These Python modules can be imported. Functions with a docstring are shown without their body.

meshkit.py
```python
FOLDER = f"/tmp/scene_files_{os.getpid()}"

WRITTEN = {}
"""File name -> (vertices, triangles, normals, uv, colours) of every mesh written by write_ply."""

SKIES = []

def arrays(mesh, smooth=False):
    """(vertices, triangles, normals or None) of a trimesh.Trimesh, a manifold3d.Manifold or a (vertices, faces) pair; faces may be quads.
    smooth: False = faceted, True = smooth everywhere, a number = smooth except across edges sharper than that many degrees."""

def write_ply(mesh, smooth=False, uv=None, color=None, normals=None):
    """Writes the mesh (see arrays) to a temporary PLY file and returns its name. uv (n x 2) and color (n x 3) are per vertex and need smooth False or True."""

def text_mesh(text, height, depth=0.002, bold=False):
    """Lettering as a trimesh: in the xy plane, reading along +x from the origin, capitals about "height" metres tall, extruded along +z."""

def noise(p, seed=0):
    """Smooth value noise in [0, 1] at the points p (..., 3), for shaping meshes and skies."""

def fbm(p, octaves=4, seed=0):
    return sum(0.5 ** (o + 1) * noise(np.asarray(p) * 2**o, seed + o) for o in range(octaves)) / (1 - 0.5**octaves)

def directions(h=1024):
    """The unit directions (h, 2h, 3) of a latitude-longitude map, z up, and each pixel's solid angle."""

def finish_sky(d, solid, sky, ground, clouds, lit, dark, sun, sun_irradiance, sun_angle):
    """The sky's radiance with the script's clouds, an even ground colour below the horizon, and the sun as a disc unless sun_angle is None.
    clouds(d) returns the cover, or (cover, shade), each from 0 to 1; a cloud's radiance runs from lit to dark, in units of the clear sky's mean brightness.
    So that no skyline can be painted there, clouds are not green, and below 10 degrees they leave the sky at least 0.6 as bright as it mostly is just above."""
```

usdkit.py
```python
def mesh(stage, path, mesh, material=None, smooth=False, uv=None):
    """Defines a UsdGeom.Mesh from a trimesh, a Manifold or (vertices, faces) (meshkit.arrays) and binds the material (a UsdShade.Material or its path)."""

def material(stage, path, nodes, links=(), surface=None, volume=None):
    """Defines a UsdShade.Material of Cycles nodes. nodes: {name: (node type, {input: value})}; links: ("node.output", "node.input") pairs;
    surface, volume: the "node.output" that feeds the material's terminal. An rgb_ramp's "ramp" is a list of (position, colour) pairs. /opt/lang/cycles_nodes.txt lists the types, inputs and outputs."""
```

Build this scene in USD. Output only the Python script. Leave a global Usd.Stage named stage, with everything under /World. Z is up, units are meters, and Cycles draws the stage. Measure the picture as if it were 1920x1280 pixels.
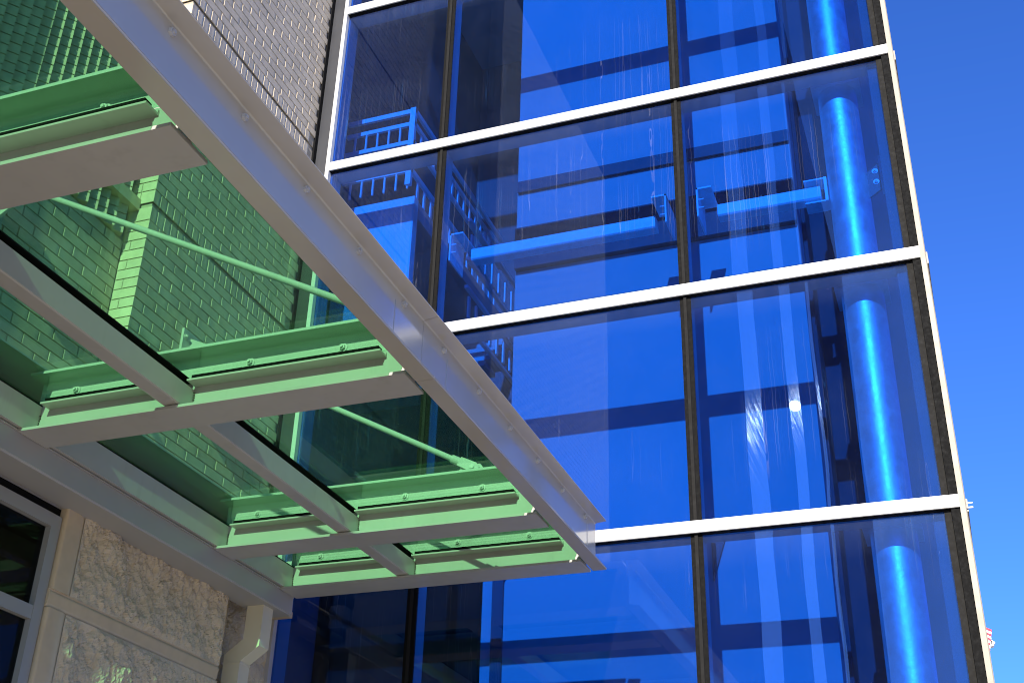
import math, random
import numpy as np
import trimesh
from shapely.geometry import Polygon
import usdkit, meshkit
from pxr import Usd, UsdGeom, UsdLux, UsdShade, Gf, Sdf, Vt

random.seed(7)
stage = Usd.Stage.CreateInMemory()
UsdGeom.SetStageUpAxis(stage, UsdGeom.Tokens.z)
UsdGeom.SetStageMetersPerUnit(stage, 1.0)
UsdGeom.Xform.Define(stage, '/World')
UsdGeom.Scope.Define(stage, '/World/Looks')
H = 1.6                                   # eye height; all builders below work in heights above the eye

# ------------------------------------------------------------------ camera
FPX, YAW, PIT, ROL = 2318.12, -0.36543365, 0.50411117, 0.02973189
fw = np.array([math.sin(YAW) * math.cos(PIT), math.cos(YAW) * math.cos(PIT), math.sin(PIT)])
r0 = np.array([math.cos(YAW), -math.sin(YAW), 0.0]); u0 = np.cross(r0, fw)
rt = r0 * math.cos(ROL) + u0 * math.sin(ROL); up = -r0 * math.sin(ROL) + u0 * math.cos(ROL)
cam = UsdGeom.Camera.Define(stage, '/World/camera')
cam.CreateHorizontalApertureAttr(36.0); cam.CreateVerticalApertureAttr(36.0 * 682 / 1024)
cam.CreateFocalLengthAttr(FPX / 1920 * 36.0)
cam.CreateClippingRangeAttr(Gf.Vec2f(0.05, 3000))
cam.CreateExposureAttr(0.82)
cam.AddTransformOp().Set(Gf.Matrix4d(*rt, 0, *up, 0, *(-fw), 0, 0, 0, H, 1))

# ------------------------------------------------------------------ sky and sun
S = np.array([0.1031, -0.8963, 0.4312]); S /= np.linalg.norm(S)
ELEV, ROTN = math.asin(S[2]), math.atan2(S[0], S[1])
skymat = usdkit.material(stage, '/World/Looks/sky', {
    'sky': ('sky_texture', {'sky_type': 'single_scattering', 'sun_disc': False, 'sun_elevation': ELEV, 'sun_rotation': ROTN,
                            'altitude': 100.0, 'air_density': 1.15, 'aerosol_density': 0.55, 'ozone_density': 1.5}),
    'h': ('vector_math', {'math_type': 'multiply', 'vector2': (0.30, 0.68, 1.66)}),
    'bg': ('background_shader', {'strength': 0.085})}, [('sky.color', 'h.vector1'), ('h.vector', 'bg.color')], surface='bg.background')
dome = UsdLux.DomeLight.Define(stage, '/World/sky')
UsdShade.MaterialBindingAPI.Apply(dome.GetPrim()).Bind(skymat)
dome.GetPrim().SetCustomDataByKey('kind', 'structure')
sun = UsdLux.DistantLight.Define(stage, '/World/sun')
sun.CreateIntensityAttr(1.25); sun.CreateAngleAttr(0.5); sun.CreateColorAttr(Gf.Vec3f(1.0, 0.94, 0.83))
sun.GetPrim().CreateAttribute('inputs:normalize', Sdf.ValueTypeNames.Bool).Set(True)
sz = S; sx = np.cross([0, 0, 1.0], sz); sx /= np.linalg.norm(sx); sy = np.cross(sz, sx)
sun.AddTransformOp().Set(Gf.Matrix4d(*sx, 0, *sy, 0, *sz, 0, 0, -30, 30, 1))

# ------------------------------------------------------------------ materials
L = '/World/Looks/'
def mat(name, nodes, links, surface='p.BSDF'):
    return usdkit.material(stage, L + name, nodes, links, surface=surface)

def painted(name, col, rough=0.35, var=0.12, scale=3.0, bump=0.0, metallic=0.0, spec=0.5, dirt=None, bscale=260.0):
    """Paint with a little tone variation, fine orange peel and (optionally) rain-washed dirt streaks."""
    c = np.array(col)
    nodes = {'g': ('geometry', {}), 'n': ('noise_texture', {'scale': scale, 'detail': 5.0, 'roughness': 0.6}),
             'r': ('rgb_ramp', {'ramp': [(0.25, tuple(c * (1 - var))), (0.75, tuple(c * (1 + var)))]}),
             'p': ('principled_bsdf', {'roughness': rough, 'metallic': metallic, 'specular_ior_level': spec}),
             'n2': ('noise_texture', {'scale': bscale, 'detail': 4.0}), 'b': ('bump', {'strength': max(bump, 0.02), 'distance': 0.002}),
             'rr': ('map_range', {'from_min': 0.2, 'from_max': 0.8, 'to_min': rough * 0.8, 'to_max': rough * 1.3})}
    links = [('g.position', 'n.vector'), ('g.position', 'n2.vector'), ('n.fac', 'r.fac'), ('n2.fac', 'b.height'), ('b.normal', 'p.normal'),
             ('n.fac', 'rr.value'), ('rr.result', 'p.roughness')]
    src = 'r.color'
    if dirt is not None:
        nodes.update({'m': ('mapping', {'scale': (7.0, 7.0, 1.2)}), 'dn': ('noise_texture', {'scale': 1.6, 'detail': 6.0, 'roughness': 0.65}),
                      'dr': ('map_range', {'from_min': 0.56, 'from_max': 0.78, 'to_min': 0.0, 'to_max': 0.22, 'clamp': True}),
                      'mx': ('mix_color', {'b': tuple(dirt)})})
        links += [('g.position', 'm.vector'), ('m.vector', 'dn.vector'), ('dn.fac', 'dr.value'), ('dr.result', 'mx.fac'), ('r.color', 'mx.a')]
        src = 'mx.result'
    return mat(name, nodes, links + [(src, 'p.base_color')])

STEEL = painted('steel_paint', (0.425, 0.415, 0.38), 0.30, 0.05, 2.0, 0.03, dirt=(0.20, 0.17, 0.13))
STEELD = painted('steel_paint_trim', (0.38, 0.37, 0.35), 0.42, 0.06, 2.0, 0.03)
CHAN = painted('channel_metallic_paint', (0.52, 0.485, 0.42), 0.12, 0.04, 2.0, 0.02, metallic=0.15, spec=0.6)
BOLT = painted('bolt_paint', (0.50, 0.48, 0.44), 0.4, 0.1, 30.0, 0.05)
WHITE = painted('white_aluminium', (0.50, 0.49, 0.475), 0.42, 0.02, 4.0)
CREAM = painted('corner_aluminium', (0.30, 0.265, 0.205), 0.5, 0.06, 9.0)
RUBBER = painted('black_rubber', (0.0045, 0.0042, 0.004), 0.7, 0.2, 40.0, spec=0.12)
SEAL = painted('grey_sealant', (0.012, 0.011, 0.010), 0.75, 0.25, 30.0, 0.2, spec=0.2)
FLASH = painted('dark_flashing', (0.045, 0.045, 0.05), 0.5, 0.06, 4.0)
INNER = painted('interior_frame_paint', (0.42, 0.42, 0.44), 0.45, 0.05, 4.0)
PLASTER = painted('interior_plaster', (0.42, 0.42, 0.42), 0.8, 0.03, 1.5)
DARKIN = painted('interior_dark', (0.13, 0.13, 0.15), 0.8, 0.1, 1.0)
WINGM = painted('dark_wing_cladding', (0.03, 0.03, 0.035), 1.0, 0.1, 1.0, spec=0.0)
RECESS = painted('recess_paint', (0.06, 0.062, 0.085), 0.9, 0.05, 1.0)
SHADE = painted('painted_wall_shadow', (0.05, 0.05, 0.075), 0.5, 0.1, 3.0)  # dark tone of the solid shapes that stand in for back-wall shadows
COLUMN = painted('column_gloss_paint', (0.74, 0.75, 0.77), 0.45, 0.16, 11.0, 0.8, metallic=0.8, bscale=24.0)
GALV = painted('galvanised_steel', (0.86, 0.86, 0.87), 0.5, 0.12, 26.0, 0.05)
RAILW = painted('rail_paint', (0.80, 0.80, 0.80), 0.5, 0.05, 5.0)
SPOUT = painted('downspout_paint', (0.68, 0.63, 0.47), 0.4, 0.04, 4.0)
ALUGREY = painted('grey_window_aluminium', (0.31, 0.31, 0.29), 0.4, 0.05, 4.0)
MARGIN = painted('cast_stone', (0.56, 0.45, 0.295), 0.85, 0.08, 14.0, 0.35)
WELD = painted('weld_bead', (0.10, 0.09, 0.075), 0.7, 0.4, 90.0, 0.4)

def brick_mat(name, tones, mortar=False):
    return mat(name, {'o': ('object_info', {}), 'g': ('geometry', {}), 'a': ('math', {'math_type': 'add'}), 'fr': ('math', {'math_type': 'fraction'}),
        'r': ('rgb_ramp', {'ramp': [(i / (len(tones) - 1), t) for i, t in enumerate(tones)]}),
        'n': ('noise_texture', {'scale': 5.0, 'detail': 9.0, 'roughness': 0.75}), 'n2': ('noise_texture', {'scale': 190.0, 'detail': 3.0}),
        'mr': ('map_range', {'from_min': 0.3, 'from_max': 0.75, 'to_min': 0.76, 'to_max': 1.16}), 'v': ('vector_math', {'math_type': 'scale'}),
        'b': ('bump', {'strength': 0.45, 'distance': 0.003}), 'p': ('principled_bsdf', {'roughness': 0.85, 'specular_ior_level': 0.3})},
        [('o.random', 'a.value1'), ('g.random_per_island', 'a.value2'), ('a.value', 'fr.value1'), ('fr.value', 'r.fac'), ('g.position', 'n.vector'),
         ('g.position', 'n2.vector'), ('n.fac', 'mr.value'), ('r.color', 'v.vector1'), ('mr.result', 'v.scale'), ('v.vector', 'p.base_color'),
         ('n2.fac', 'b.height'), ('b.normal', 'p.normal')])
BRICK = brick_mat('tan_brick', [(0.60, 0.495, 0.355), (0.66, 0.56, 0.415), (0.54, 0.455, 0.345), (0.62, 0.515, 0.37), (0.57, 0.49, 0.385), (0.66, 0.56, 0.41)])
MORTAR = painted('mortar', (0.38, 0.32, 0.24), 0.95, 0.12, 40.0, 0.5)
STONE = mat('split_face_stone', {'g': ('geometry', {}), 'n': ('noise_texture', {'scale': 9.0, 'detail': 8.0, 'roughness': 0.7}),
    'r': ('rgb_ramp', {'ramp': [(0.2, (0.54, 0.45, 0.315)), (0.5, (0.60, 0.51, 0.365)), (0.8, (0.65, 0.56, 0.42))]}),
    'n2': ('noise_texture', {'scale': 70.0, 'detail': 6.0, 'roughness': 0.75}), 'b': ('bump', {'strength': 0.8, 'distance': 0.008}),
    'p': ('principled_bsdf', {'roughness': 0.92, 'specular_ior_level': 0.2})},
    [('g.position', 'n.vector'), ('n.fac', 'r.fac'), ('r.color', 'p.base_color'), ('g.position', 'n2.vector'), ('n2.fac', 'b.height'), ('b.normal', 'p.normal')])
PAVING = mat('concrete_paving', {'g': ('geometry', {}), 'n': ('noise_texture', {'scale': 0.8, 'detail': 8.0}),
    'r': ('rgb_ramp', {'ramp': [(0.3, (0.34, 0.285, 0.215)), (0.7, (0.43, 0.365, 0.275))]}), 'p': ('principled_bsdf', {'roughness': 0.9})},
    [('g.position', 'n.vector'), ('n.fac', 'r.fac'), ('r.color', 'p.base_color')])

def glass(name, tint, refl=1.0, dust=0.0, dustcol=(0.6, 0.58, 0.55), streak=0.0, rough=0.0, wavy=0.0007, tone=0.05, f0=0.04):
    """A pane: tinted see-through sheet, Schlick reflection, and a thin film of dust and rain streaks that catches the light. Both faces of the sheet count, so each takes half the tint."""
    t = tuple(np.sqrt(np.array(tint)))
    nodes = {'g': ('geometry', {}), 'lw': ('layer_weight', {'blend': 0.5}), 'pw': ('math', {'math_type': 'power', 'value2': 5.0}),
             'sc': ('math', {'math_type': 'multiply_add', 'value2': (1 - f0) * refl, 'value3': f0 * refl}),
             't': ('transparent_bsdf', {'color': t}), 'gl': ('glossy_bsdf', {'color': (1, 1, 1), 'roughness': rough, 'distribution': 'ggx'}),
             'm': ('mix_closure', {}), 'wn': ('noise_texture', {'scale': 1.3, 'detail': 1.0}), 'wb': ('bump', {'strength': 1.0, 'distance': wavy}),
             'oi': ('object_info', {}), 'om': ('map_range', {'from_min': 0.0, 'from_max': 1.0, 'to_min': 1 - tone, 'to_max': 1 + tone}), 'ov': ('vector_math', {'math_type': 'scale', 'vector1': t})}
    links = [('g.position', 'wn.vector'), ('wn.fac', 'wb.height'), ('wb.normal', 'gl.normal'), ('oi.random', 'om.value'), ('om.result', 'ov.scale'), ('ov.vector', 't.color'), ('lw.facing', 'pw.value1'), ('pw.value', 'sc.value1'), ('sc.value', 'm.fac'), ('t.BSDF', 'm.closure1'), ('gl.BSDF', 'm.closure2')]
    if not dust:
        return mat(name, nodes, links, surface='m.closure')
    nodes.update({'d': ('diffuse_bsdf', {'color': dustcol}), 'm2': ('mix_closure', {}),
        'dn': ('noise_texture', {'scale': 2.2, 'detail': 7.0, 'roughness': 0.7}), 'dr': ('map_range', {'from_min': 0.35, 'from_max': 0.75, 'to_min': 0.35 * dust, 'to_max': 1.5 * dust, 'clamp': True}),
        'vo': ('voronoi_texture', {'scale': 26.0}), 'vr': ('map_range', {'from_min': 0.05, 'from_max': 0.08, 'to_min': min(1.0, dust * 9), 'to_max': 0.0, 'clamp': True}),
        'vn': ('noise_texture', {'scale': 3.0}), 'vg': ('math', {'math_type': 'greater_than', 'value2': 0.52}), 'vm': ('math', {'math_type': 'multiply'}),
        'a1': ('math', {'math_type': 'add'}), 'a2': ('math', {'math_type': 'add', 'use_clamp': True, 'value2': 0.0})})
    links += [('g.position', 'dn.vector'), ('dn.fac', 'dr.value'), ('g.position', 'vo.vector'), ('vo.distance', 'vr.value'), ('g.position', 'vn.vector'), ('vn.fac', 'vg.value1'),
              ('vg.value', 'vm.value1'), ('vr.result', 'vm.value2'), ('vm.value', 'a1.value1'), ('dr.result', 'a1.value2'), ('a1.value', 'a2.value1'),
              ('a2.value', 'm2.fac'), ('m.closure', 'm2.closure1'), ('d.BSDF', 'm2.closure2')]
    if streak:
        nodes.update({'wv': ('noise_texture', {'scale': 5.0, 'detail': 3.0}), 'wm': ('vector_math', {'math_type': 'scale', 'scale': 0.012}), 'wa': ('vector_math', {'math_type': 'add'}),
            'mp': ('mapping', {'scale': (17.0, 17.0, 0.07)}), 'sn': ('noise_texture', {'scale': 1.0, 'detail': 1.0}),
            'cm': ('math', {'math_type': 'compare', 'value2': 0.5, 'value3': 0.0035}), 'gn': ('noise_texture', {'scale': 1.1, 'detail': 2.0}),
            'gr': ('map_range', {'from_min': 0.52, 'from_max': 0.70, 'to_min': 0.0, 'to_max': streak, 'clamp': True}), 'sm': ('math', {'math_type': 'multiply'}),
            # dust that hangs under each transom
            'xyz': ('separate_xyz', {}), 'z1': ('math', {'math_type': 'multiply_add', 'value2': 1 / 1.675, 'value3': -(2.619 + H) / 1.675 + 6}), 'zf': ('math', {'math_type': 'fraction'}),
            'zr': ('map_range', {'from_min': 0.86, 'from_max': 1.0, 'to_min': 0.0, 'to_max': dust * 8.0, 'clamp': True}),
            'mp2': ('mapping', {'scale': (9.0, 9.0, 0.9)}), 'sn2': ('noise_texture', {'scale': 1.6, 'detail': 5.0, 'roughness': 0.7}),
            'zm': ('math', {'math_type': 'multiply'}), 'a3': ('math', {'math_type': 'add'}), 'a4': ('math', {'math_type': 'add'})})
        links = [l for l in links if l != ('a1.value', 'a2.value1')]
        links += [('g.position', 'wv.vector'), ('wv.color', 'wm.vector1'), ('g.position', 'wa.vector1'), ('wm.vector', 'wa.vector2'), ('wa.vector', 'mp.vector'), ('mp.vector', 'sn.vector'),
                  ('sn.fac', 'cm.value1'), ('g.position', 'gn.vector'), ('gn.fac', 'gr.value'), ('cm.value', 'sm.value1'), ('gr.result', 'sm.value2'),
                  ('g.position', 'xyz.vector'), ('xyz.z', 'z1.value1'), ('z1.value', 'zf.value1'), ('zf.value', 'zr.value'), ('g.position', 'mp2.vector'), ('mp2.vector', 'sn2.vector'),
                  ('sn2.fac', 'zm.value1'), ('zr.result', 'zm.value2'), ('a1.value', 'a3.value1'), ('sm.value', 'a3.value2'), ('a3.value', 'a4.value1'), ('zm.value', 'a4.value2'), ('a4.value', 'a2.value1')]
    return mat(name, nodes, links, surface='m2.closure')

BLUE = glass('blue_glass', (0.065, 0.33, 0.84), refl=1.0, dust=0.006, dustcol=(0.46, 0.48, 0.56), streak=0.13, f0=0.05)
GREEN = glass('green_glass', (0.21, 0.60, 0.30), refl=0.8, dust=0.022, dustcol=(0.4, 0.6, 0.45))
GREYGL = glass('dark_window_glass', (0.10, 0.12, 0.12), refl=0.5)
MIRRORGL = mat('mirror_glass', {'g': ('geometry', {}), 'mp': ('mapping', {'scale': (0.02, 0.05, 2.2)}), 'n': ('noise_texture', {'scale': 1.0, 'detail': 3.0, 'roughness': 0.6}),
    'bp': ('bump', {'strength': 1.0, 'distance': 0.10}), 'n3': ('noise_texture', {'scale': 0.25, 'detail': 3.0}), 'mr': ('map_range', {'from_min': 0.35, 'from_max': 0.7, 'to_min': 0.06, 'to_max': 0.34, 'clamp': True}),
    'a': ('glossy_bsdf', {'color': (0.75, 0.85, 0.95), 'roughness': 0.0}), 'b': ('glossy_bsdf', {'color': (0.75, 0.85, 0.95), 'roughness': 0.05}), 'm': ('mix_closure', {})},
    [('g.position', 'mp.vector'), ('mp.vector', 'n.vector'), ('n.fac', 'bp.height'), ('bp.normal', 'b.normal'), ('g.position', 'n3.vector'), ('n3.fac', 'mr.value'), ('mr.result', 'm.fac'), ('a.BSDF', 'm.closure1'), ('b.BSDF', 'm.closure2')], surface='m.closure')

# ------------------------------------------------------------------ mesh helpers
used = {}
def path_for(parent, name):
    base = (parent.GetPath().pathString if parent is not None else '/World') + '/' + name
    n = used.get(base, 0); used[base] = n + 1
    return base if n == 0 else f'{base}_{n:03d}'

def tag(prim, label=None, category=None, group=None, kind=None):
    for k, v in (('label', label), ('category', category), ('group', group), ('kind', kind)):
        if v: prim.SetCustomDataByKey(k, v)
    return prim

def obj(name, mesh, m, parent=None, smooth=False):
    if isinstance(mesh, list): mesh = trimesh.util.concatenate(mesh)
    v, f = np.array(mesh.vertices), np.array(mesh.faces)
    v = v + [0, 0, H]
    return usdkit.mesh(stage, path_for(parent, name), trimesh.Trimesh(v, f, process=False), m, smooth=smooth).GetPrim()

def thing(name, label, category, group=None):
    return tag(UsdGeom.Xform.Define(stage, path_for(None, name)).GetPrim(), label, category, group)

def box(x0, x1, y0, y1, z0, z1):
    b = trimesh.creation.box(extents=(abs(x1 - x0), abs(y1 - y0), abs(z1 - z0)))
    b.apply_translation(((x0 + x1) / 2, (y0 + y1) / 2, (z0 + z1) / 2)); return b

def extrude(pts, a, b, axis):
    """Profile pts extruded from a to b. axis 'x': profile is (y, z); 'y': profile is (x, z); 'z': profile is (x, y)."""
    m = trimesh.creation.extrude_polygon(Polygon(pts), b - a, engine='earcut')
    v = np.array(m.vertices); p, q, e = v[:, 0], v[:, 1], v[:, 2] + a
    w = {'x': np.c_[e, p, q], 'y': np.c_[p, e, q], 'z': np.c_[p, q, e]}[axis]
    m = trimesh.Trimesh(w, m.faces, process=False)
    if m.volume < 0: m.invert()
    return m

def rod(p, q, r, sides=20):
    return trimesh.creation.cylinder(radius=r, segment=[p, q], sections=sides)

def bolt_head(c, axis, r=0.013, h=0.010, washer=True):
    """Hexagonal head with a washer, standing on a face whose normal is axis."""
    c = np.array(c, float); a = np.array(axis, float)
    parts = [trimesh.creation.cylinder(radius=r, segment=[c, c + a * h], sections=6)]
    if washer: parts.append(trimesh.creation.cylinder(radius=r * 1.5, segment=[c, c + a * h * 0.3], sections=18))
    parts.append(trimesh.creation.cylinder(radius=r * 0.5, segment=[c, c + a * h * 1.5], sections=10))
    return trimesh.util.concatenate(parts)

def fillet(cx, cy, r, a0, a1, n=6):
    return [(cx + r * math.cos(t), cy + r * math.sin(t)) for t in np.linspace(math.radians(a0), math.radians(a1), n)]

def pixel(p):
    p = np.array(p, float); d = p @ fw
    return (960 + FPX * (p @ rt) / d, 640 - FPX * (p @ up) / d) if d > 0.1 else (-9e9, -9e9)

# ------------------------------------------------------------------ ground
g = trimesh.Trimesh([(-900, -900, -H), (900, -900, -H), (900, 900, -H), (-900, 900, -H)], [(0, 1, 2), (0, 2, 3)], process=False)
tag(obj('ground', g, PAVING), kind='structure', label='pale concrete paving reaching to the horizon')

# ------------------------------------------------------------------ tan brick building
XB, XR, YP, YN = -4.46, -4.63, 5.22, 3.08      # brick face, recessed bay face, pilaster corner, near edge of the bay
YE, YEND = 6.93, 7.10
bld = thing('brick_building', 'tan brick building with a pilaster and a recessed bay behind the green canopy', 'building')
GROOVES = [(4.469, 4.506), (6.197, 6.234), (7.93, 7.967)]
core = [box(-7.6, XR - 0.012, -1.6, YEND, 2.345, 12.0), box(-7.6, XR - 0.012, 5.42, YEND, -H, 2.345), box(-7.6, XR - 0.012, -1.6, 0.48, -H, 2.345)]
z = 2.345
for a, b in GROOVES + [(12.0, 12.0)]:
    core.append(box(XR - 0.012, XB - 0.009, YP + 0.006, YEND, z, a))
    if b < 12: core.append(box(XR - 0.012, XB - 0.015, YP + 0.013, YEND, a, b))
    z = b
core.append(box(XR - 0.012, XR - 0.009, YN, YP + 0.01, 2.345, 4.25))
core.append(box(XR - 0.0115, XB - 0.009, -1.55, YN - 0.006, 2.345, 12.0))
obj('mortar_core', core, MORTAR, bld)

CH, BL, J = 0.0703, 0.2185, 0.0080
bricks = []                                    # (trimesh, centre of its seen face, area)
def add_brick(x1, y0, y1, z0, z1, depth=0.09, jit=True):
    d = random.gauss(0, 0.0006); e = 0.022 if y1 - y0 > 0.12 else 0.014
    # hand-set bricks: the near arris stands a little proud, the far one is worn back
    m = extrude([(x1 - depth, y0), (x1 + d + 0.0013, y0), (x1 + d, y0 + e * 2), (x1 + d, y1 - e), (x1 + d - 0.0017, y1), (x1 - depth, y1)], z0, z1, 'z')
    bricks.append((m, (x1, (y0 + y1) / 2, (z0 + z1) / 2), (y1 - y0) * (z1 - z0)))

def row(x1, ya, yb, z0, z1, length, shift, corner=None, yr=None):
    """One course along y. corner: the reach in x of the first brick, whose end shows at ya."""
    y = ya - shift; first = True
    while y < yb - 0.02:
        y0, y1 = max(y, ya), min(y + length - J, yb)
        if y1 - y0 > 0.03:
            xx = x1 if yr is None or y0 < yr - 0.05 else x1 - 0.016
            if first and corner:
                if corner == 'whole': add_brick(x1, y0, y1, z0, z1, depth=0.166)
                else:
                    add_brick(x1, y0, y1, z0, z1, depth=0.104); add_brick(x1 - 0.112, y0 + 0.001, y0 + 0.09, z0, z1, depth=0.056)
            else: add_brick(xx, y0, y1, z0, z1)
            first = False
        y += length

def courses(z0, z1, n, f):
    h = (z1 - z0) / n
    for i in range(n): f(i, z0 + i * h, z0 + (i + 1) * h - J)

def main_course(i, a, b):
    row(XB, YP, YEND, a, b, BL, 0 if i % 2 else BL / 2, 'whole' if i % 2 else 'split', YE - 0.02)
def soldier(i, a, b):
    row(XB, YP, YEND, a, b, 0.0735, 0.0, 'split', YE - 0.02)
courses(2.34, 4.372, 29, main_course); courses(4.372, 4.469 + J, 1, soldier)
courses(4.506, 4.603, 1, soldier); courses(4.603, 6.10, 21, main_course); courses(6.10, 6.197 + J, 1, soldier)
courses(6.234, 6.331, 1, soldier); courses(6.331, 7.835, 21, main_course); courses(7.835, 7.93 + J, 1, soldier)
courses(7.967, 8.06, 1, soldier); courses(8.06, 11.95, 55, main_course)
courses(2.34, 4.24, 27, lambda i, a, b: row(XR, YN, YP - 0.004, a, b, BL, BL / 2 if i % 2 else 0))
# near pier, on the viewer's side of the bay (mirrored in the blue glass)
courses(2.34, 11.95, 137, lambda i, a, b: row(XB, -1.5, YN, a, b, BL, BL / 2 if i % 2 else 0))
# dog-tooth panel over the sill of the bay: headers set at 45 degrees
for i in range(38):
    z0 = 4.25 + i * CH
    for k in range(27):
        yc = YN + 0.07 + k * 0.0865
        if yc > YP - 0.06: break
        w = 0.043
        m = extrude([(XR - 0.02, yc - w), (XR + 0.002, yc - w), (XR + 0.042, yc + 0.012), (XR + 0.002, yc + w), (XR - 0.02, yc + w)], z0, z0 + CH - J, 'z')
        bricks.append((m, (XR + 0.03, yc, z0 + CH / 2), 0.06 * 0.06))
sill = obj('window_sill', [box(XR - 0.1, XR + 0.075, 4.84, YP - 0.002, 4.455, 4.535)], MARGIN, bld)
obj('window_head', [box(XR - 0.1, XB - 0.02, YN + 0.01, YP - 0.002, 7.0, 7.25)], MARGIN, bld)
def seen(b):
    c = b[1]; x, y = pixel(c)
    if not (-10 < x < 1930 and -10 < y < 1290): return -1
    if c[1] < 3.3 or c[2] < 2.55: return -1
    n2 = np.array(c) @ np.array(c)
    return b[2] * abs(c[0]) / n2 ** 1.5
order = sorted(range(len(bricks)), key=lambda i: -seen(bricks[i]))
big = set(order[:300])
for i in sorted(big): obj('brick', bricks[i][0], BRICK, bld)
tag(obj('brickwork', [bricks[i][0] for i in range(len(bricks)) if i not in big], BRICK, bld), kind='stuff')
# metal closure between brick and curtain wall
obj('flashing', [extrude([(-4.463, 7.09), (-4.463, 7.03), (-4.42, 7.02), (-4.334, 7.004), (-4.334, 7.09)], 2.3, 12.0, 'z')], FLASH, bld)
obj('sealant_joint', [extrude([(-4.47, 7.085), (-4.47, 6.985), (-4.452, 6.985), (-4.452, 7.085)], 2.3, 12.0, 'z')], RUBBER, bld)

# far wing of the same street front, seen only as a reflection in the blue glass
wing = thing('glass_strip_tower', 'tall dark building with pale mirror-glass strips, seen only as a reflection in the blue glass', 'building')
obj('wall', [box(-6.6, -4.62, -60, -1.62, -H, 46)], WINGM, wing)
for a, b in ((-17.1, -14.1), (-26.4, -23.2), (-34.0, -32.6)):
    obj('glass_strip', [box(-4.62, -4.46, a, b, -H, 46)], MIRRORGL, wing)

opp = thing('street_building', 'plain pale building across the street, seen only as a reflection in the window', 'building')
obj('wall', [box(22, 34, -9, 22, -H, 11)], painted('street_wall', (0.42, 0.38, 0.33), 0.8, 0.2, 0.6), opp)
for k in range(6):
    obj('window', [box(21.98, 22.1, -7.5 + k * 5, -5.1 + k * 5, 1.0 + 4 * q, 3.2 + 4 * q) for q in range(2)], RUBBER, opp)

# ------------------------------------------------------------------ stone base with window
base = thing('stone_base_wall', 'rough split-face sandstone wall with smooth margins under the canopy', 'wall')
XS = -4.15
def rough_face(y0, y1, z0, z1, x, amp=0.025, n=0.0095, seed=0, skew=0.35):
    """A split-face block: a displaced front sheet with a margin that falls back to the joint, closed by a box behind."""
    ny, nz = int((y1 - y0) / n) + 2, int((z1 - z0) / n) + 2
    Y, Z = np.meshgrid(np.linspace(y0, y1, ny), np.linspace(z0, z1, nz), indexing='ij')
    P = np.stack([Y * 7 + Z * skew * 7, Z * 4.5 - Y * 1.5, np.full_like(Y, seed * 3.1)], -1)
    d = (meshkit.fbm(P, 5, seed) - 0.5) * 2 * amp * 1.4 + (meshkit.fbm(P * 4.3, 4, seed + 9) - 0.5) * amp * 1.0
    ridge = np.abs(meshkit.fbm(P * 1.7 + 5, 4, seed + 3) - 0.5)
    d -= np.clip(0.06 - ridge, 0, 1) * amp * 8
    d += (meshkit.fbm(P * 11.0 + 3, 3, seed + 21) - 0.5) * amp * 0.8
    e = np.minimum.reduce([Y - y0, y1 - Y, Z - z0, z1 - Z]); k = np.clip(e / 0.03, 0, 1)
    X = x + d * k - (1 - k) * 0.004
    v = np.stack([X, Y, Z], -1).reshape(-1, 3)
    i, j = np.meshgrid(np.arange(ny - 1), np.arange(nz - 1), indexing='ij'); a = (i * nz + j).ravel()
    f = np.vstack([np.c_[a, a + nz, a + nz + 1], np.c_[a, a + nz + 1, a + 1]])
    return trimesh.Trimesh(v, f, process=False)
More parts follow.
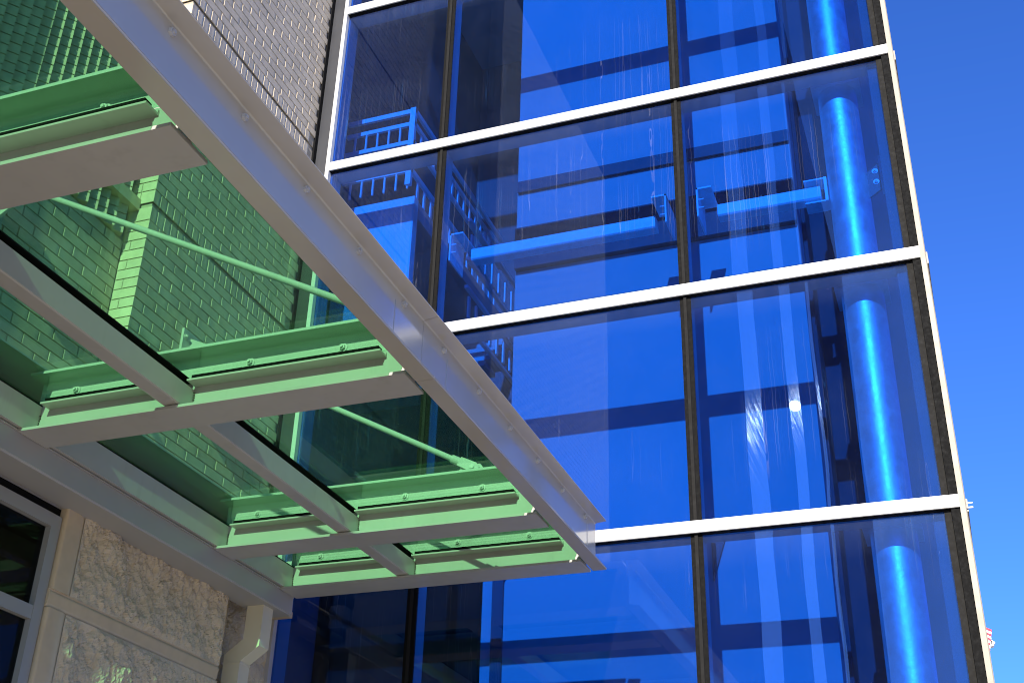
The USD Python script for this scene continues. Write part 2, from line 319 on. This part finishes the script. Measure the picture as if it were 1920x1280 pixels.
blocks = [(4.835, 6.21, 1.795, 2.30), (4.835, 6.21, 0.72, 1.705), (4.835, 6.21, -0.6, 0.63), (4.835, 6.21, -H, -0.69)]
for i, (a, b, c, d) in enumerate(blocks):
    obj('stone_block', [rough_face(a, b, c, d, XS, seed=i), box(XS - 0.4, XS - 0.03, a, b, c, d)], STONE, base)
    obj('stone_block', [rough_face(6.225, 7.0, c, d, XS - 0.17, seed=i + 5), box(XS - 0.4, XS - 0.2, 6.225, 7.0, c, d)], STONE, base)
    obj('corner_return', [trimesh.Trimesh(np.c_[XS - (r := rough_face(XS - 0.16, XS - 0.0, c, d, 0, amp=0.012, seed=i + 15)).vertices[:, 1] * 0 - 0 + (r.vertices[:, 1] - XS), 6.214 + r.vertices[:, 0], r.vertices[:, 2]], r.faces, process=False)], STONE, base)
# smooth margins (jamb) and bullnosed joint band
prof = [(XS - 0.45, 4.695), (XS - 0.012, 4.695)] + fillet(XS - 0.012, 4.709, 0.014, -90, 0, 5) + [(XS + 0.002, 4.805), (XS - 0.012, 4.846), (XS - 0.45, 4.846)]
for (a, b, c, d) in blocks:
    obj('margin', [extrude(prof, c, d, 'z')], MARGIN, base, smooth=30)
for zc in (1.7525, 0.675, -0.645):
    pf = [(XS - 0.4, zc + 0.045), (XS - 0.008, zc + 0.045)] + fillet(XS - 0.022, zc + 0.02, 0.02, 60, -20, 5) + fillet(XS - 0.03, zc - 0.025, 0.022, 10, -70, 5) + [(XS - 0.4, zc - 0.045)]
    obj('joint_band', [extrude(pf, 4.69, 6.212, 'y')], MARGIN, base, smooth=40)
obj('top_bed', [box(XS - 0.45, XS - 0.02, 4.70, 7.0, 2.30, 2.34)], MARGIN, base)
win = obj('window_frame', [box(-4.24, -4.17, 4.622, 4.688, -H, 2.155), box(-4.24, -4.17, 1.2, 4.622, 2.09, 2.155), box(-4.236, -4.172, 1.2, 4.622, 1.625, 1.69), box(-4.24, -4.17, 1.2, 4.622, -H, -H + 0.1),
                           box(-4.24, -4.17, 3.05, 3.12, -H + 0.1, 1.625)], ALUGREY, base)
for a, b in ((-H + 0.1, 1.625), (1.69, 2.09)):
    obj('window_pane', [box(-4.212, -4.204, 1.2, 4.622, a, b)], GREYGL, win)
obj('head_closure', [box(-4.60, -4.19, 1.2, 4.70, 2.203, 2.33)], STEELD, base)
obj('window_gasket', [box(-4.25, -4.19, 1.2, 4.69, 2.157, 2.20)], RUBBER, win)
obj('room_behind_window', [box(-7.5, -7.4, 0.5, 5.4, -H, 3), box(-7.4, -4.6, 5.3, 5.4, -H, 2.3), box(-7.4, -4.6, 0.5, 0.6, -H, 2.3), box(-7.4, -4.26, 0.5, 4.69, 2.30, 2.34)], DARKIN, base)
for k, zc in enumerate((1.62, 1.95, 1.30)):
    obj('room_shelf', [box(-6.9, -5.6, 3.4, 5.25, zc, zc + 0.03)], STEELD, base)

# ------------------------------------------------------------------ steel and green-glass canopy
can = thing('glass_canopy', 'grey steel entrance canopy with green glass panels, bolted channel edge and sloping tie rods', 'canopy')
ZB, ZT = 2.3226, 2.629
YB = [0.805, 2.475, 4.155, 5.815, 6.587]
XL, XF = -3.972, -2.010
def channel(y0, y1):
    xo, xw, xi = -1.920, -1.988, -2.003
    t0, t1 = 0.009, 0.016
    p = [(xi, ZB), (xo - 0.002, ZB)] + fillet(xo - 0.003, ZB + 0.006, 0.003, -80, 60, 4) + [(xo, ZB + t0)]
    p += fillet(xw + 0.007, ZB + t1 + 0.007, 0.007, 265, 180, 6) + fillet(xw + 0.007, ZT - t1 - 0.007, 0.007, 180, 95, 6)
    p += [(xo, ZT - t0)] + fillet(xo - 0.003, ZT - 0.006, 0.003, -60, 80, 4) + [(xi, ZT)]
    m = extrude(p, y0, y1, 'y'); return m
obj('edge_channel', channel(-3.0, 4.136), CHAN, can, smooth=30)
ec = obj('edge_channel', channel(4.139, 6.667), CHAN, can, smooth=30)
for yy, xx in ((3.86, -1.9878), (4.40, -1.9878), (6.50, -1.9878)):      # thin vertical weld lines on the web
    obj('weld', [box(xx, xx + 0.0014, yy, yy + 0.003, ZB + 0.03, ZT - 0.07)], STEEL, can)
for k in range(-11, 11):
    y = 2.255 + k * 0.4195
    obj('edge_bolt', bolt_head((-1.988, y, 2.577), (1, 0, 0), 0.014, 0.011, washer=False), BOLT, can)
obj('edge_bolt', bolt_head((-1.988, 6.46, 2.577), (1, 0, 0), 0.008, 0.006, washer=False), BOLT, can)

def ibeam_profile(yc):
    w, t, tw, r = 0.101, 0.0135, 0.006, 0.010
    zb, zt = ZB + 0.0015, ZT - 0.005
    return ([(yc - w, zb), (yc + w, zb), (yc + w, zb + t)] + fillet(yc + tw + r, zb + t + r, r, 270, 180, 5) + fillet(yc + tw + r, zt - t - r, r, 180, 90, 5)
            + [(yc + w, zt - t), (yc + w, zt), (yc - w, zt), (yc - w, zt - t)] + fillet(yc - tw - r, zt - t - r, r, 90, 0, 5) + fillet(yc - tw - r, zb + t + r, r, 0, -90, 5) + [(yc - w, zb + t)])
ZG = 2.494                                          # underside of the glass
for bi, yc in enumerate(YB):
    # flanges are coped short of the channel, the web runs on to an end plate
    beam = obj('cross_beam', [extrude(ibeam_profile(yc), XL + 0.003, -2.022, 'x')], STEEL, can, smooth=30)
    obj('end_plate', [box(-2.0225, -2.0045, yc - 0.045, yc + 0.045, ZB + 0.03, ZT - 0.03)], STEEL, beam)
    obj('stiffener', [extrude([(-2.023, ZB + 0.016), (-2.145, ZB + 0.016), (-2.165, ZB + 0.115), (-2.165, ZB + 0.128), (-2.125, ZB + 0.128), (-2.06, ZB + 0.09), (-2.023, ZB + 0.035)], yc - 0.0175, yc - 0.0065, 'y')], STEEL, beam)
    obj('bolt', bolt_head((-2.065, yc - 0.0175, ZB + 0.045), (0, -1, 0), 0.014, 0.011), BOLT, beam)
    for side in (-1, 1):
        if bi == len(YB) - 1 and side == 1: continue
        ya, yb = (yc - 0.076, yc - 0.0062) if side < 0 else (yc + 0.0062, yc + 0.076)
        for x0, x1 in ((-3.90, -3.196), (-3.104, -2.155)):
            hz = [(ya, 2.466), (yb, 2.466), (yb, 2.4745), (ya, 2.4745)]
            yv = (yc - 0.0145, yc - 0.0062) if side < 0 else (yc + 0.0062, yc + 0.0145)
            obj('shelf_angle', [extrude(hz, x0, x1, 'x'), box(x0, x1, yv[0], yv[1], 2.4745, 2.487)], STEEL, beam)
            gy = (ya + 0.004, ya + 0.04) if side < 0 else (yb - 0.04, yb - 0.004)
            obj('gasket', [box(x0 + 0.02, x1 - 0.01, gy[0], gy[1], 2.4755, ZG - 0.0015)], RUBBER, beam)
    for xb in (-3.765, -3.40, -2.83, -2.37):
        obj('bolt', bolt_head((xb, yc - 0.006, 2.548), (0, -1, 0), 0.014, 0.016), BOLT, beam)
    # weld runs at the purlins
    for xw in (-3.102, -3.944):
        n = 9
        obj('weld', [trimesh.creation.icosphere(subdivisions=1, radius=0.0042).apply_translation((xw + random.gauss(0, 0.001), yc - 0.010, ZB + 0.022 + q * 0.0115)) for q in range(n)], WELD, beam)
for a, b in [(-3.0, YB[0])] + list(zip(YB[:-1], YB[1:])):
    obj('purlin', [extrude([(-3.19, 2.347), (-3.182, 2.343), (-3.113, 2.343), (-3.105, 2.347), (-3.105, 2.451), (-3.19, 2.466)], a + 0.0075, b - 0.0075, 'y')], STEEL, can)
    obj('purlin_gasket', [box(-3.188, -3.112, a + 0.0075, b - 0.0075, 2.487, ZG - 0.001)], RUBBER, can)
    obj('wall_rail', [box(-3.99, -3.946, a + 0.0075, b - 0.0075, 2.339, 2.486)], STEEL, can)
    obj('rail_gasket', [box(-3.985, -3.9455, a + 0.0075, b - 0.0075, 2.487, ZG - 0.001)], RUBBER, can)
    for x0, x1 in ((-3.98, -3.150), (-3.144, -2.050)):
        obj('glass_panel', [box(x0, x1, a + 0.016, b - 0.016, ZG, ZG + 0.013)], GREEN, can)
obj('wall_ledger', [box(-4.10, -3.994, -3.0, 6.70, 2.33, 2.486)], STEELD, can)
gut = [(-3.978, 2.328), (-3.976, 2.214), (-3.984, 2.206), (-4.18, 2.206), (-4.18, 2.23), (-4.00, 2.23), (-4.00, 2.328)]
obj('gutter_trim', [extrude(gut, -3.0, 6.664, 'y'), box(-4.0, -3.980, 6.640, 6.664, 2.23, 2.326)], STEELD, can)
obj('wall_flashing', [extrude([(XB + 0.004, 2.66), (XB + 0.004, 2.65), (-3.90, 2.632), (-3.893, 2.632), (-3.893, 2.640)], -3.0, 6.664, 'y')], STEELD, can)
obj('ledger_lip', [box(-4.02, -3.966, -3.0, 6.664, 2.3285, 2.3335)], STEELD, can)

# tie rods: clevis and gusset on the beam end, clevis and plate on the brick wall
for bi, yc in enumerate(YB[:4]):
    if bi < 2: continue
    sl = [0.53, 0.53, 0.53, 0.545][bi]; dz0 = [0, 0, 0, -0.14][bi]
    zat = lambda x: 2.65 + dz0 * 0 + (-2.13 - x) * sl + (dz0 if bi == 3 else 0)
    xa = -2.16 if bi < 3 else -2.42
    xw = XR if YN < yc < YP else XB
    xb = xw + 0.36
    A, B = np.array([xa - 0.14, yc, zat(xa - 0.14)]), np.array([xb, yc, zat(xb)])
    t = (B - A) / np.linalg.norm(B - A)
    rp = obj('tie_rod', [rod(A, B, 0.0165, 24)], STEEL, can, smooth=40)
    def fork(c, d):
        c, d = np.array(c), np.array(d); n = np.array([-d[2], 0, d[0]])
        prs = [trimesh.creation.cylinder(radius=0.024, segment=[c, c + d * 0.07], sections=20)]
        for s in (-1, 1):
            pl = extrude([(0, -0.026), (0.10, -0.03), (0.125, -0.018), (0.135, 0), (0.125, 0.018), (0.10, 0.03), (0, 0.026)], s * 0.020 - 0.006, s * 0.020 + 0.006, 'z')
            v = np.array(pl.vertices); w = (c + d * 0.06)[None] + v[:, :1] * d + v[:, 1:2] * n + np.c_[0 * v[:, 2], v[:, 2], 0 * v[:, 2]]
            prs.append(trimesh.Trimesh(w, pl.faces, process=True))
        for m in prs: m.fix_normals()
        pin = rod(c + d * 0.15 + [0, -0.034, 0], c + d * 0.15 + [0, 0.034, 0], 0.014, 16)
        return prs, pin
    for c, d in ((A, -t), (B, t)):
        prs, pin = fork(c, d)
        obj('clevis', prs, STEEL, rp); obj('pin', [pin], BOLT, rp)
    pz = A - t * 0.15
    obj('rod_gusset', [extrude([(pz[0] - 0.04, pz[2] + 0.02), (pz[0] + 0.02, pz[2] + 0.04), (-2.03, ZT + 0.012), (-2.03, ZT - 0.004), (pz[0] - 0.16, ZT - 0.004), (pz[0] - 0.13, ZT + 0.014)] if bi < 3 else
                              [(pz[0] - 0.04, pz[2] + 0.02), (pz[0] + 0.04, pz[2] + 0.02), (pz[0] + 0.09, ZT - 0.004), (pz[0] - 0.16, ZT - 0.004)], yc - 0.009, yc + 0.009, 'y')], STEEL, can)
    qz = B + t * 0.15
    obj('wall_gusset', [extrude([(qz[0] + 0.05, qz[2] - 0.02), (qz[0] + 0.03, qz[2] + 0.05), (xw + 0.02, qz[2] + 0.16), (xw + 0.02, qz[2] - 0.20)], yc - 0.009, yc + 0.009, 'y')], STEEL, can)
    obj('wall_plate', [box(xw + 0.002, xw + 0.02, yc - 0.09, yc + 0.09, qz[2] - 0.24, qz[2] + 0.20)], STEEL, can)
    for s in (-1, 1):
        for q in (-0.19, 0.15): obj('bolt', bolt_head((xw + 0.02, yc + s * 0.06, qz[2] + q), (1, 0, 0), 0.014, 0.012), BOLT, can)

# ------------------------------------------------------------------ downspout
ds = thing('downspout', 'square tan metal rain pipe with a jogged elbow at the end of the stone wall', 'downspout')
xu, xl, w, y0, y1 = -4.022, -4.140, 0.115, 6.403, 6.515
obj('upper_pipe', [box(xu - w, xu, y0, y1, 2.003, 2.206)], SPOUT, ds)
obj('elbow', [extrude([(xu - w, 2.003), (xl - w, 1.915), (xl - w, 1.87), (xl, 1.87), (xu, 1.955), (xu, 2.003)], y0, y1, 'y')], SPOUT, ds)
obj('lower_pipe', [box(xl - w, xl, y0, y1, -H, 1.8695)], SPOUT, ds)
obj('collar', [box(xl - w - 0.003, xl + 0.003, y0 - 0.003, y1 + 0.003, 1.857, 1.8685)], SPOUT, ds)

# ------------------------------------------------------------------ blue glass stair tower
tow = thing('glass_stair_tower', 'stair tower clad in deep blue glass with bright white transoms', 'building')
YG, YC = 7.032, 6.992
TR = [-0.735, 0.94, 2.617, 4.285, 5.968, 7.65, 9.335]     # undersides of the transoms
TH = [0.078, 0.078, 0.078, 0.086, 0.083, 0.083, 0.083]
MX = [-3.3215, -1.4595]
XJ, XC = -4.318, 0.066                              # left jamb, right corner
for z0, h in zip(TR, TH):
    tr = obj('transom', [extrude([(YC, z0 + 0.002), (YC + 0.002, z0), (YC + 0.012, z0), (YC + 0.012, z0 + h), (YC + 0.002, z0 + h), (YC, z0 + h - 0.002)], -4.296, 0.0548, 'x')], WHITE, tow)
    obj('gasket', [box(-4.294, 0.05, YC + 0.0125, YG + 0.012, z0 - 0.004, z0 + h - 0.004)], RUBBER, tr)
    obj('inner_rail', [box(-4.30, 0.02, YG + 0.014, YG + 0.155, z0 - 0.004, z0 + h - 0.004)], INNER, tr)
ZLO, ZHI = -H, 10.2
for x in MX:
    mu = obj('mullion', [box(x - 0.028, x + 0.028, YG + 0.0125, YG + 0.15, ZLO, ZHI)], INNER, tow)
    obj('silicone_joint', [box(x - 0.036, x + 0.036, YG - 0.004, YG + 0.012, ZLO, ZHI)], RUBBER, mu)
    obj('joint_cover', [box(x - 0.010, x + 0.010, YG - 0.016, YG - 0.0045, ZLO, ZHI)], SEAL, mu)
obj('left_jamb', [box(-4.330, -4.297, YC - 0.002, YG + 0.01, ZLO, ZHI)], WHITE, tow)
obj('left_inner_post', [box(-4.35, -4.29, YG + 0.014, YG + 0.16, ZLO, ZHI)], INNER, tow)
obj('corner_post', [extrude([(0.055, YC - 0.002), (0.084, YC - 0.002), (0.090, YC + 0.004), (0.090, YG + 0.05), (0.055, YG + 0.05)], ZLO, ZHI, 'z')], CREAM, tow)
obj('corner_gasket', [box(0.006, 0.0548, YC + 0.014, YG + 0.012, ZLO, ZHI)], RUBBER, tow)
obj('corner_seal', [box(-0.034, 0.0055, YG - 0.006, YG + 0.012, ZLO, ZHI)], SEAL, tow)
obj('corner_inner_post', [box(-0.10, 0.05, YG + 0.05, YG + 0.17, ZLO, ZHI)], DARKIN, tow)
xs = [-4.296, MX[0] - 0.036, MX[0] + 0.036, MX[1] - 0.036, MX[1] + 0.036, -0.034]
zs = [ZLO] + [b for a in zip(TR, [a + h for a, h in zip(TR, TH)]) for b in a] + [ZHI]
zs = zs[:1] + zs[1:]
for k in range(0, len(zs), 2):
    for q in range(0, 6, 2):
        pane = box(xs[q], xs[q + 1], YG, YG + 0.010, zs[k], zs[k + 1]); cc = pane.centroid.copy()
        tilt = math.radians(0.10 if (q, k) != (4, 6) else 0.0)
        pane.apply_translation(-cc); pane.apply_transform(trimesh.transformations.euler_matrix(random.uniform(-tilt, tilt), 0, random.uniform(-tilt, tilt))); pane.apply_translation(cc)
        obj('glass_pane', [pane], BLUE, tow)
for k in range(0, len(zs), 2):
    obj('side_pane', [box(0.062, 0.072, YG + 0.05, 10.0, zs[k], zs[k + 1])], BLUE, tow)
for z0, h in zip(TR, TH):
    obj('side_transom', [box(0.05, 0.10, YG + 0.05, 10.0, z0 + 0.001, z0 + h - 0.001)], CREAM, tow)
obj('roof_slab', [box(-4.5, 0.06, YG + 0.02, 10.6, 10.0, 10.3)], WHITE, tow)
for dz in (0.025, 0.052):
    obj('stub_bolt', [rod((0.092, YG + 0.01, 2.60 + dz), (0.125, YG + 0.01, 2.60 + dz), 0.005, 10)], GALV, tow)
# interior: pale back wall with jogs, dark shell, dark shapes standing in for shadows
YW = 7.95
obj('back_wall', [box(-3.21, -0.775, YW, YW + 0.3, -H, 3.0), box(-3.03, -0.767, YW, YW + 0.3, 3.0, 10.0)], PLASTER, tow)
obj('side_back_wall', [box(-0.30, 0.045, 8.9, 9.0, -H, 10.0)], PLASTER, tow)
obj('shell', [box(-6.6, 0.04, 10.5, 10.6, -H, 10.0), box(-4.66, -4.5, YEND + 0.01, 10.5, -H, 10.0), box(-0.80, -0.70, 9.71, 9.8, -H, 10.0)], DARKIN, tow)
obj('inner_partition', [box(-4.49, -3.215, 7.9, 8.0, -H, 2.95)], RUBBER, tow)  # near-black panel added in place of the canopy's shade behind these panes
obj('recess_wall', [box(-0.764, -0.29, 8.62, 8.72, -H, 10.0), box(-0.764, -0.735, 8.251, 8.62, -H, 10.0)], RECESS, tow)
obj('girt', [box(-3.02, -0.766, YW - 0.03, YW - 0.001, 6.10, 6.21)], SHADE, tow)  # solid dark bar put in for a shadow band on the back wall
obj('girt', [box(-3.02, -0.766, YW - 0.06, YW - 0.001, 5.33, 5.72)], SHADE, tow)  # wide dark plate, broadens the transom's shadow band behind the tube
obj('inner_post', [box(-3.125, -3.045, YW - 0.03, YW - 0.001, -H, 3.0), extrude([(-3.045, 2.74), (-2.93, 3.0), (-3.045, 3.0)], YW - 0.03, YW - 0.001, 'y')], SHADE, tow)  # upright shadow and its bracket flare, modelled as dark solids
obj('inner_gusset', [extrude([(-1.545, 2.62), (-1.44, 2.94), (-1.545, 2.94)], YW - 0.03, YW - 0.001, 'y')], SHADE, tow)  # cast shadow of a bracket, cut out as a dark plate

# steel pipe column behind the right-hand panes
col = thing('steel_column', 'round glossy steel pipe column standing behind the blue glass at the tower corner', 'column')
cx, cy = -0.338, 7.365
obj('shaft', [trimesh.creation.cylinder(radius=0.1365, segment=[(cx, cy, -H), (cx, cy, 10.0)], sections=72)], COLUMN, col, smooth=40)
for z0, h in zip(TR[1:6], TH[1:6]):
    obj('cap_plate', [box(cx - 0.17, cx + 0.17, cy - 0.14, cy + 0.17, z0 + 0.005, z0 + 0.03)], COLUMN, col)
obj('bracket_plate', [extrude([(-0.23, 5.22), (-0.115, 5.31), (-0.095, 5.31), (-0.095, 5.09), (-0.115, 5.09), (-0.27, 4.99)], cy - 0.03, cy - 0.012, 'y')], DARKIN, col)
obj('bracket_flange', [box(-0.118, -0.088, cy - 0.10, cy + 0.04, 5.085, 5.315)], GALV, col)
for zz in (5.24, 5.15): obj('bracket_bolt', bolt_head((-0.15, cy - 0.03, zz), (0, -1, 0), 0.014, 0.016), GALV, col)

# galvanised tubes spanning between the mullions
for name, x0, x1, lab in (('brace_tube', -3.27, -1.62, 'left galvanised steel tube spanning between two mullions behind the blue glass'),
                          ('brace_tube', -1.36, -0.50, 'right galvanised steel tube running from the middle mullion to the pipe column')):
    br = thing(name, lab, 'tube', 'galvanised tubes behind the blue glass')
    zc = 5.165; yt = 7.40; s = 0.052
    obj('tube', [extrude([(yt - s, zc - s + 0.01), (yt - s + 0.01, zc - s), (yt + s - 0.01, zc - s), (yt + s, zc - s + 0.01), (yt + s, zc + s - 0.01), (yt + s - 0.01, zc + s), (yt - s + 0.01, zc + s), (yt - s, zc + s - 0.01)], x0 + 0.1, x1 - (0.10 if x1 < -1 else 0.03), 'x')], GALV, br)
    for xe, d in ((x0 - 0.02, 1), (x1 + 0.02, -1)):
        if xe > -0.6:
            obj('end_bracket', [box(xe - 0.02, xe, 7.33, 7.46, 5.07, 5.27), box(xe - 0.16, xe - 0.02, 7.33, 7.46, 5.065, 5.075), box(xe - 0.16, xe - 0.02, 7.33, 7.46, 5.255, 5.265)], GALV, br)
        else:
            xa, xb2 = (xe, xe + 0.11 * d)
            obj('end_bracket', [box(min(xe, xe + 0.012 * d), max(xe, xe + 0.012 * d), 7.20, 7.46, 5.04, 5.28), box(min(xa, xb2), max(xa, xb2), 7.20, 7.46, 5.268, 5.28)], GALV, br)
            for zz in (5.19, 5.12): obj('bolt', [rod((xe, 7.22, zz), (xe + 0.05 * d, 7.22, zz), 0.006, 8)], GALV, br)

# stair landing with guard rail in the left bay
st = thing('stair_landing', 'stair landing with a balustrade of flat bars behind the leftmost blue panes', 'landing')
obj('landing_edge', [box(-4.46, -3.775, 7.52, 7.60, 4.2, 5.965)], RAILW, st)
obj('landing_floor', [box(-4.46, -3.78, 7.60, 9.6, 5.80, 5.96)], INNER, st)
for z0, z1 in ((6.83, 6.875), (6.695, 6.735), (6.50, 6.54), (6.205, 6.255)):
    obj('rail', [box(-4.46, -3.81, 7.49, 7.515, z0, z1)], RAILW, st)
    obj('side_rail', [box(-3.835, -3.81, 7.515, 9.6, z0, z1)], RAILW, st)
obj('corner_bar', [box(-3.86, -3.81, 7.482, 7.520, 6.07, 6.88)], RAILW, st)
for k in range(6):
    x = -4.385 + k * 0.107
    for z0, z1 in ((6.54, 6.695), (6.04, 6.205)): obj('baluster', [box(x, x + 0.014, 7.495, 7.51, z0, z1)], RAILW, st)
for k in range(14):
    y = 7.64 + k * 0.14
    for z0, z1 in ((6.54, 6.695), (6.0, 6.205)): obj('baluster', [box(-3.83, -3.815, y, y + 0.03, z0, z1)], RAILW, st)
st2 = thing('stair_flight', 'lower stair flight with spiky lit balusters seen behind the second column of blue panes', 'stairs')
for k in range(10):
    y = 7.9 + k * 0.16
    obj('baluster', [box(-3.42, -3.405, y, y + 0.04, 5.55, 5.75)], RAILW, st2); obj('baluster', [box(-3.42, -3.405, y, y + 0.04, 4.95, 5.15)], RAILW, st2)
for z0 in (5.85, 5.47, 5.20, 4.88): obj('rail', [box(-3.43, -3.40, 7.85, 9.8, z0, z0 + 0.03)], RAILW, st2)
for k in range(9):
    obj('tread', [box(-4.4, -3.45, 7.8 + k * 0.2, 8.04 + k * 0.2, 4.3 + k * 0.16, 4.34 + k * 0.16)], INNER, st2)

# ------------------------------------------------------------------ far flag and rounded sign beyond the tower's corner
R = 70.0
def far(px, py, y=R):
    d = (px - 960) / FPX * rt - (py - 640) / FPX * up + fw
    return d * y / d[1]
fl = thing('striped_flag', 'tiny corner of a flag with red and white stripes showing past the tower edge', 'flag')
p0, p1 = far(1839, 1174), far(1858, 1184)
RED = painted('flag_red', (0.45, 0.06, 0.08), 0.8, 0.05); FW = painted('flag_white', (0.75, 0.74, 0.74), 0.8, 0.03)
tri = []
for k in range(9):
    zt = -0.125 * k
    e = 0.60 - 0.03 * k
    a = [far(1836, 1174)[0], far(1836, 1174)[2] + 0.06]
    x0, z0 = a[0], a[1] + zt
    m = extrude([(x0, z0), (x0 + e * 0.5, z0 - 0.10 - 0.03 * math.sin(k)), (x0 + e, z0 - 0.26), (x0 + e, z0 - 0.26 - 0.125), (x0 + e * 0.5, z0 - 0.225 - 0.03 * math.sin(k)), (x0, z0 - 0.125)], R, R + 0.03, 'y')
    obj('stripe', [m], RED if k % 2 == 0 else FW, fl)
c = far(1850, 1202)
obj('flagpole', [rod((a[0] - 0.1, R, -H), (a[0] - 0.1, R, a[1] + 0.6), 0.05)], WHITE, fl)
sg = thing('rounded_sign', 'small white rounded rooftop sign with a dark ring below the striped flag', 'sign')
def P(px, py): q = far(px, py, R + 2); return (q[0], q[2])
obj('board', [extrude([P(1838, 1195), P(1852, 1194), P(1866, 1203), P(1864, 1206), P(1863, 1209.5), P(1858, 1210.5), P(1838, 1210)], R + 2, R + 2.4, 'y')], FW, sg)
o = P(1857.5, 1202.5)
obj('ring', [trimesh.creation.annulus(0.045, 0.09, 0.04, sections=24).apply_transform(trimesh.transformations.rotation_matrix(math.pi / 2, (1, 0, 0))).apply_translation((o[0], R + 1.98, o[1]))], RUBBER, sg)
obj('post', [box(P(1838, 1195)[0] - 0.3, P(1838, 1195)[0] + 0.0, R + 2, R + 2.4, -H, o[1] + 0.2)], FW, sg)
